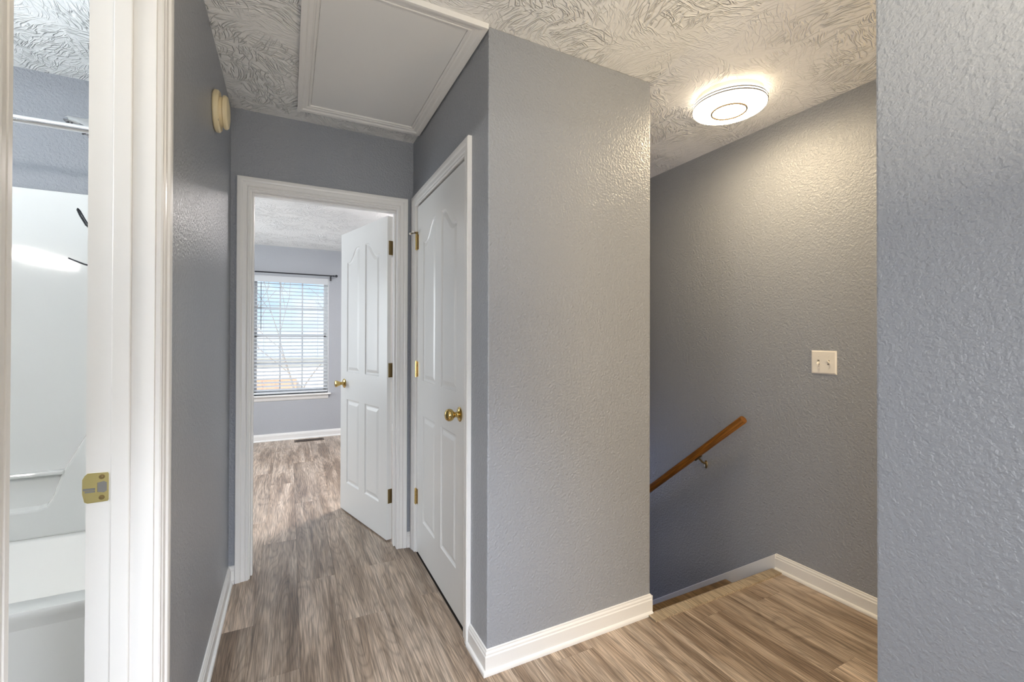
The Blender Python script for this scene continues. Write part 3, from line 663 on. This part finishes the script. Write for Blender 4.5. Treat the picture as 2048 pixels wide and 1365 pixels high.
boxobj('window_stool', [(wx0-.028, wx1+.028, -.045, .070, wz0-.020, wz0)], 'trim', w1, bevel=.004)
bm = bmesh.new()
prof = [(0, -.020), (-.018, -.020), (-.017, -.040), (-.012, -.060), (-.006, -.072), (0, -.074)]
A = [bm.verts.new((wx0, y, wz0+z)) for y, z in prof]; B = [bm.verts.new((wx1, y, wz0+z)) for y, z in prof]
for k in range(len(prof)): bm.faces.new((A[k], A[(k+1) % len(prof)], B[(k+1) % len(prof)], B[k]))
bm.faces.new(A[::-1]); bm.faces.new(B); obj('apron', bm, 'trim', w1)
# blind
bl = thing('window_blind', 'white horizontal slat blind lowered in the bedroom window', 'blind', (.0235, YW+.033, 1.27))
SX = .415
boxobj('headrail', [(-SX, SX, -.024, .026, wz1-.055, wz1-.006)], 'slat', bl, bevel=.003)
tag(boxobj('valance', [(-SX-.003, SX+.003, -.036, -.027, wz1-.072, wz1-.004)], 'slat', bl, bevel=.003), None)
boxobj('bottom_rail', [(-SX, SX, -.025, .025, wz0+.010, wz0+.034)], 'slat', bl, bevel=.004)
z_lo, z_hi, ns = wz0+.058, wz1-.088, 30
bm = bmesh.new(); tilt = R(15)
cs = []
for k in range(6):
    t_ = -1+2*k/5; y = .0245*t_; z = .0022*(1-t_*t_); cs.append((y, z))
ring = [(y, z+.0013) for y, z in cs] + [(y, z-.0013) for y, z in cs[::-1]]
ring = [(y*math.cos(tilt)-z*math.sin(tilt)*-1, z*math.cos(tilt)+y*math.sin(tilt)) for y, z in ring]
A = [bm.verts.new((-SX, y, z)) for y, z in ring]; B = [bm.verts.new((SX, y, z)) for y, z in ring]
for k in range(len(ring)): bm.faces.new((A[k], A[(k+1) % len(ring)], B[(k+1) % len(ring)], B[k]))
bm.faces.new(A[::-1]); bm.faces.new(B)
s0 = obj('slat', bm, 'slat', bl); s0.location = (0, 0, z_lo)
for k in range(1, ns):
    c = s0.copy(); COL.objects.link(c); c.location = (0, 0, z_lo+(z_hi-z_lo)*k/(ns-1))
for x in (-.30, 0.0, .30):
    bm = bmesh.new()
    for y in (-.0265, .0265): add_tube(bm, [(x, y, wz0+.03), (x, y, wz1-.06)], .0009, 5)
    obj('ladder_cord', bm, 'slat', bl)
bm = bmesh.new(); add_tube(bm, [(-.327, -.040, wz1-.085), (-.327, -.040, 1.345-1.27)], .0035, 8); add_tube(bm, [(-.327, -.040, wz1-.09), (-.327, -.030, wz1-.068)], .002, 6)
tag(obj('tilt_wand', bm, 'black', bl), 'thin dark tilt wand')
# curtain rod
rd = thing('curtain_rod', 'black curtain rod with ball finials above the bedroom window', 'curtain rod', (.0235, YW-.085, 2.030))
bm = bmesh.new(); add_tube(bm, [(-.475, 0, 0), (.475, 0, 0)], .0075, 14); obj('rod', bm, 'black', rd, smooth=True)
for s in (-1, 1):
    bm = bmesh.new(); add_lathe(bm, [(0, 0), (.011, 0), (.011, .010), (.006, .013), (.006, .018), (.014, .024), (.018, .034), (.014, .045), (0, .050)], Matrix.Translation((s*.472, 0, 0)) @ Matrix.Rotation(R(90*s), 4, 'Y'), 20); obj('finial', bm, 'black', rd, smooth=True)
    bm = bmesh.new(); add_tube(bm, [(s*.446, 0, -.012), (s*.446, .04, -.020), (s*.446, .085, -.020)], .005, 8); add_box(bm, s*.446-.009, s*.446+.009, .078, .085, -.055, .015); add_tube(bm, [(s*.446-.007, 0, -.004), (s*.446, 0, -.012), (s*.446+.007, 0, -.004)], .004, 8)
    obj('bracket', bm, 'black', rd, smooth=True)
# floor register
vr = thing('floor_register', 'brown metal floor register below the bedroom window', 'vent', (.225, 5.950, 0))
boxobj('frame', [(-.165, .165, -.060, -.042, 0, .004), (-.165, .165, .042, .060, 0, .004), (-.165, -.145, -.042, .042, 0, .004), (.145, .165, -.042, .042, 0, .004), (-.145, .145, -.003, .003, 0, .004)], 'brown_metal', vr, bevel=.0015)
boxobj('duct_opening', [(-.145, .145, -.042, .042, .0002, .0008)], 'dark', vr)
for k in range(27):
    x = -.140+k*.0108
    boxobj('louvre', [(x-.0022, x+.0022, -.042, .042, .0008, .0038)], 'brown_metal', vr)

# ------------------------------------------------------------------ bathroom
tb = thing('bathtub', 'white fibreglass bathtub seen through the bathroom doorway', 'bathtub', (-1.17, 2.33, 0))
bm = bmesh.new()
X0, X1, Yf, Yk, zr = -.78, .783, -.380, .370, .385
add_box(bm, X0, X1, Yf+.012, Yf+.03, 0, zr-.055)
def rr_loop(x0, x1, y0, y1, r, z, n=6):
    out = []
    for cx, cy, a0 in ((x1-r, y1-r, 0), (x0+r, y1-r, 90), (x0+r, y0+r, 180), (x1-r, y0+r, 270)):
        for k in range(n+1): a = R(a0+90*k/n); out.append((cx+r*math.cos(a), cy+r*math.sin(a), z))
    return out
loops_ = [rr_loop(X0, X1, Yf+.012, Yk, .005, zr-.06), rr_loop(X0, X1, Yf+.006, Yk, .006, zr-.030), rr_loop(X0, X1, Yf, Yk, .008, zr-.010), rr_loop(X0, X1, Yf+.004, Yk, .010, zr), rr_loop(X0+.02, X1-.02, Yf+.02, Yk-.02, .010, zr), rr_loop(X0+.07, X1-.07, Yf+.085, Yk-.05, .10, zr), rr_loop(X0+.085, X1-.085, Yf+.10, Yk-.062, .10, zr-.015), rr_loop(X0+.16, X1-.13, Yf+.14, Yk-.10, .09, .10), rr_loop(X0+.20, X1-.17, Yf+.18, Yk-.14, .08, .07)]
rg = [[bm.verts.new(p) for p in L] for L in loops_]
for A, B in zip(rg, rg[1:]):
    for k in range(len(A)): bm.faces.new((A[k], A[(k+1) % len(A)], B[(k+1) % len(A)], B[k]))
bm.faces.new(rg[-1])
obj('tub_body', bm, 'tub_body', tb, smooth=True, angle=50)
ts = thing('tub_surround', 'glossy white moulded wall surround above the bathtub', 'tub surround', (-1.17, 2.33, .385))
bm = bmesh.new()
ztop = 1.910-.385
def arc_path(off):
    r = .06; y1 = .342-off; x1 = .755-off; x0 = -.752+off; out = [(x0, Yf+.02)]
    for k in range(7): a = R(180-90*k/6); out.append((x0+r+r*math.cos(a), y1-r+r*math.sin(a)))
    for k in range(7): a = R(90-90*k/6); out.append((x1-r+r*math.cos(a), y1-r+r*math.sin(a)))
    out.append((x1, Yf+.02)); return out
hs_ = [(0.0, .001), (0.0, ztop-.030), (0.0, ztop-.012), (-.004, ztop-.003), (-.012, ztop), (-.022, ztop)]
rows = []
for off, z in hs_: rows.append([bm.verts.new((x, y, z)) for x, y in arc_path(off)])
for A, B in zip(rows, rows[1:]):
    for k in range(len(A)-1): bm.faces.new((A[k], A[k+1], B[k+1], B[k]))
obj('panel', bm, 'tub', ts, smooth=True, angle=40)
# moulded lower shelf with sloping shoulder
bm = bmesh.new()
sh = [(-.715, .001), (.722, .001), (.722, .80), (.60, .74), (.45, .61), (.366, .446), (.279, .270), (.246, .160), (.228, .132), (.200, .122), (-.715, .122)]
fr_ = [bm.verts.new((x, .312, z)) for x, z in sh]; bk = [bm.verts.new((x, .343, z)) for x, z in inset([(x, z) for x, z in sh], -.010)]
bm.faces.new(fr_)
for k in range(len(sh)): bm.faces.new((fr_[k], fr_[(k+1) % len(sh)], bk[(k+1) % len(sh)], bk[k]))
obj('moulded_shoulder', bm, 'tub', ts, bevel=.008)
boxobj('soap_ledge', [(-.715, .285, .306, .343, .266, .284)], 'tub', ts, bevel=.006)
sr = thing('shower_rod', 'white metal shower curtain rod across the tub', 'shower rod', (-1.17, 2.02, 1.973))
bm = bmesh.new(); add_tube(bm, [(-.778, 0, 0), (.781, 0, 0)], .0125, 20); obj('rod', bm, 'chrome', sr, smooth=True)
for s, x in ((1, -.779), (-1, .782)):
    bm = bmesh.new(); add_lathe(bm, [(0, 0), (.030, 0), (.028, .006), (.016, .012), (.0135, .03)], Matrix.Translation((x, 0, 0)) @ Matrix.Rotation(R(90*s), 4, 'Y'), 24); obj('flange', bm, 'chrome', sr, smooth=True)
sh_ = thing('showerhead', 'chrome shower head angled over the tub', 'shower head', (XL-.115, 2.33, 2.06))
bm = bmesh.new(); add_tube(bm, [(0, 0, 0), (-.08, 0, .03), (-.16, 0, .05), (-.24, 0, .045), (-.285, 0, .03)], .010, 12); obj('arm', bm, 'chrome', sh_, smooth=True)
Hm = Matrix.Translation((-.328, 0, .028)) @ Matrix.Rotation(R(205), 4, 'Y') @ Matrix.Scale(1.25, 4)
bm = bmesh.new(); add_lathe(bm, [(0, -.030), (.014, -.028), (.022, -.020), (.046, -.006), (.058, .002), (.062, .010), (.058, .014)], Hm, 32); obj('head', bm, 'chrome', sh_, smooth=True)
bm = bmesh.new(); add_lathe(bm, [(0, .0155), (.050, .0155), (.058, .013)], Hm, 32); fc = obj('spray_face', bm, 'steel', sh_, smooth=True)
bm = bmesh.new()
for rr_, n_ in ((.018, 6), (.033, 12), (.047, 18)):
    for k in range(n_): add_lathe(bm, [(.0028, 0), (.0022, .004), (0, .0042)], Hm @ Matrix.Translation((rr_*math.cos(2*PI*k/n_), rr_*math.sin(2*PI*k/n_), .0155)), 6)
tag(obj('nozzles', bm, 'rubber', fc), 'dark rubber nozzles', kind='stuff')
cd = thing('shower_caddy', 'black wire shower caddy with looped hooks on the tub end wall', 'shower caddy', (XL-.115, 2.33, 1.60))
bm = bmesh.new()
add_tube(bm, [(-.02, -.06, .55), (-.06, 0, .60), (-.02, .06, .55)], .003, 8)
for y in (-.10, .10): add_tube(bm, [(-.03, y*.6, .55), (-.035, y, .30), (-.035, y, -.30)], .003, 8)
for z in (.10, -.15):
    for dz in (0, .05): add_tube(bm, [(-.035, -.13, z+dz), (-.035, .13, z+dz), (-.145, .13, z+dz), (-.145, -.13, z+dz)], .003, 8, closed=True)
    for k in range(9): add_tube(bm, [(-.035, -.12+.03*k, z), (-.145, -.12+.03*k, z)], .002, 6)
obj('wire_frame', bm, 'black', cd, smooth=True)
bm = bmesh.new()
add_tube(bm, [(-.145, .010, .06), (-.260, .010, .060), (-.318, .008, .080), (-.340, .006, .122), (-.356, .002, .158), (-.360, -.003, .164), (-.359, -.009, .158), (-.350, -.012, .136), (-.332, -.012, .100), (-.300, -.012, .07), (-.145, -.012, .06)], .0032, 8)
tag(obj('hook', bm, 'black', cd, smooth=True), 'raised black wire loop')
bm = bmesh.new()
add_tube(bm, [(-.145, .006, -.075), (-.290, .006, -.066), (-.340, .005, -.053), (-.380, .002, -.036), (-.386, 0, -.033), (-.380, -.003, -.036), (-.340, -.004, -.054), (-.290, -.005, -.067), (-.145, -.005, -.076)], .0028, 8)
tag(obj('hook', bm, 'black', cd, smooth=True), 'low pointed black wire loop')
vn = thing('vanity_light', 'brass bar with four round bulbs on the bathroom side wall', 'vanity light', (-1.95, .43, 1.89))
boxobj('back_bar', [(0, .03, -.34, .34, -.05, .05)], 'chrome', vn, bevel=.006)
for k in range(4):
    bm = bmesh.new(); add_lathe(bm, [(.012, 0), (.014, .012), (.024, .028), (.030, .045), (.027, .062), (.016, .073), (0, .077)], Matrix.Translation((.03, -.255+.17*k, 0)) @ Matrix.Rotation(R(90), 4, 'Y'), 24); obj('bulb', bm, 'bulb', vn, smooth=True)

# ------------------------------------------------------------------ outside the bedroom window
tag(boxobj('ground', [(-120, 120, 8, 300, -3.4, -3.2)], 'field'), 'pale dry field outside the window', 'ground', kind='structure')
def tree(x, y, h, seed, label, lean=0):
    rn = random.Random(seed); t = thing('bare_tree', label, 'tree', (x, y, -3.2), group='bare trees outside the window')
    bm = bmesh.new(); tips = []
    def branch(p, d, L, r, lev):
        pts = [p]; rad = [r]; q = p.copy(); dd = d.copy()
        for k in range(4):
            dd = (dd+Vector((rn.uniform(-.2, .2), rn.uniform(-.2, .2), rn.uniform(-.05, .12)))).normalized(); q = q+dd*L/4; pts.append(q.copy()); rad.append(max(.008, r*(1-.20*(k+1))))
        add_tube(bm, pts, rad, 6)
        if lev < 3:
            for k in range(3 if lev else 5):
                i = rn.randint(2, 4); a = rn.uniform(0, 2*PI); nd = (dd*.8+Vector((math.cos(a), math.sin(a), .35))*.75).normalized()
                branch(pts[i], nd, L*rn.uniform(.55, .75), rad[i]*.65, lev+1)
    branch(Vector((0, 0, 0)), Vector((lean, 0, 1)).normalized(), h*.5, h*.011, 0)
    obj('branches', bm, 'bark', t)
tree(.45, 18.0, 8.5, 3, 'bare tree nearest the window, branches across the middle panes')
tree(4.6, 27.0, 9.0, 11, 'slender bare tree behind the right window panes', .1)
tree(-2.6, 22.5, 9.5, 21, 'bare tree behind the left window panes', -.1)
hh = thing('neighbour_house', 'low cream house with orange brick corner seen through the lower panes', 'house', (-2.8, 30, -3.2))
boxobj('wall', [(-6, 9, 0, 6, 0, 3.3)], 'siding', hh)
boxobj('brick_wall', [(-.4, 3.2, -.6, 0, 0, 1.9)], 'brick_red', hh)
bm = bmesh.new(); vv = [bm.verts.new(p) for p in ((-6.4, -.7, 3.2), (9.4, -.7, 3.2), (9.4, 6.7, 3.2), (-6.4, 6.7, 3.2), (-6.4, 3, 4.3), (9.4, 3, 4.3))]
for f in ((0, 1, 5, 4), (2, 3, 4, 5), (0, 4, 3), (1, 2, 5), (3, 2, 1, 0)): bm.faces.new([vv[i] for i in f])
obj('roof', bm, 'roofing', hh)
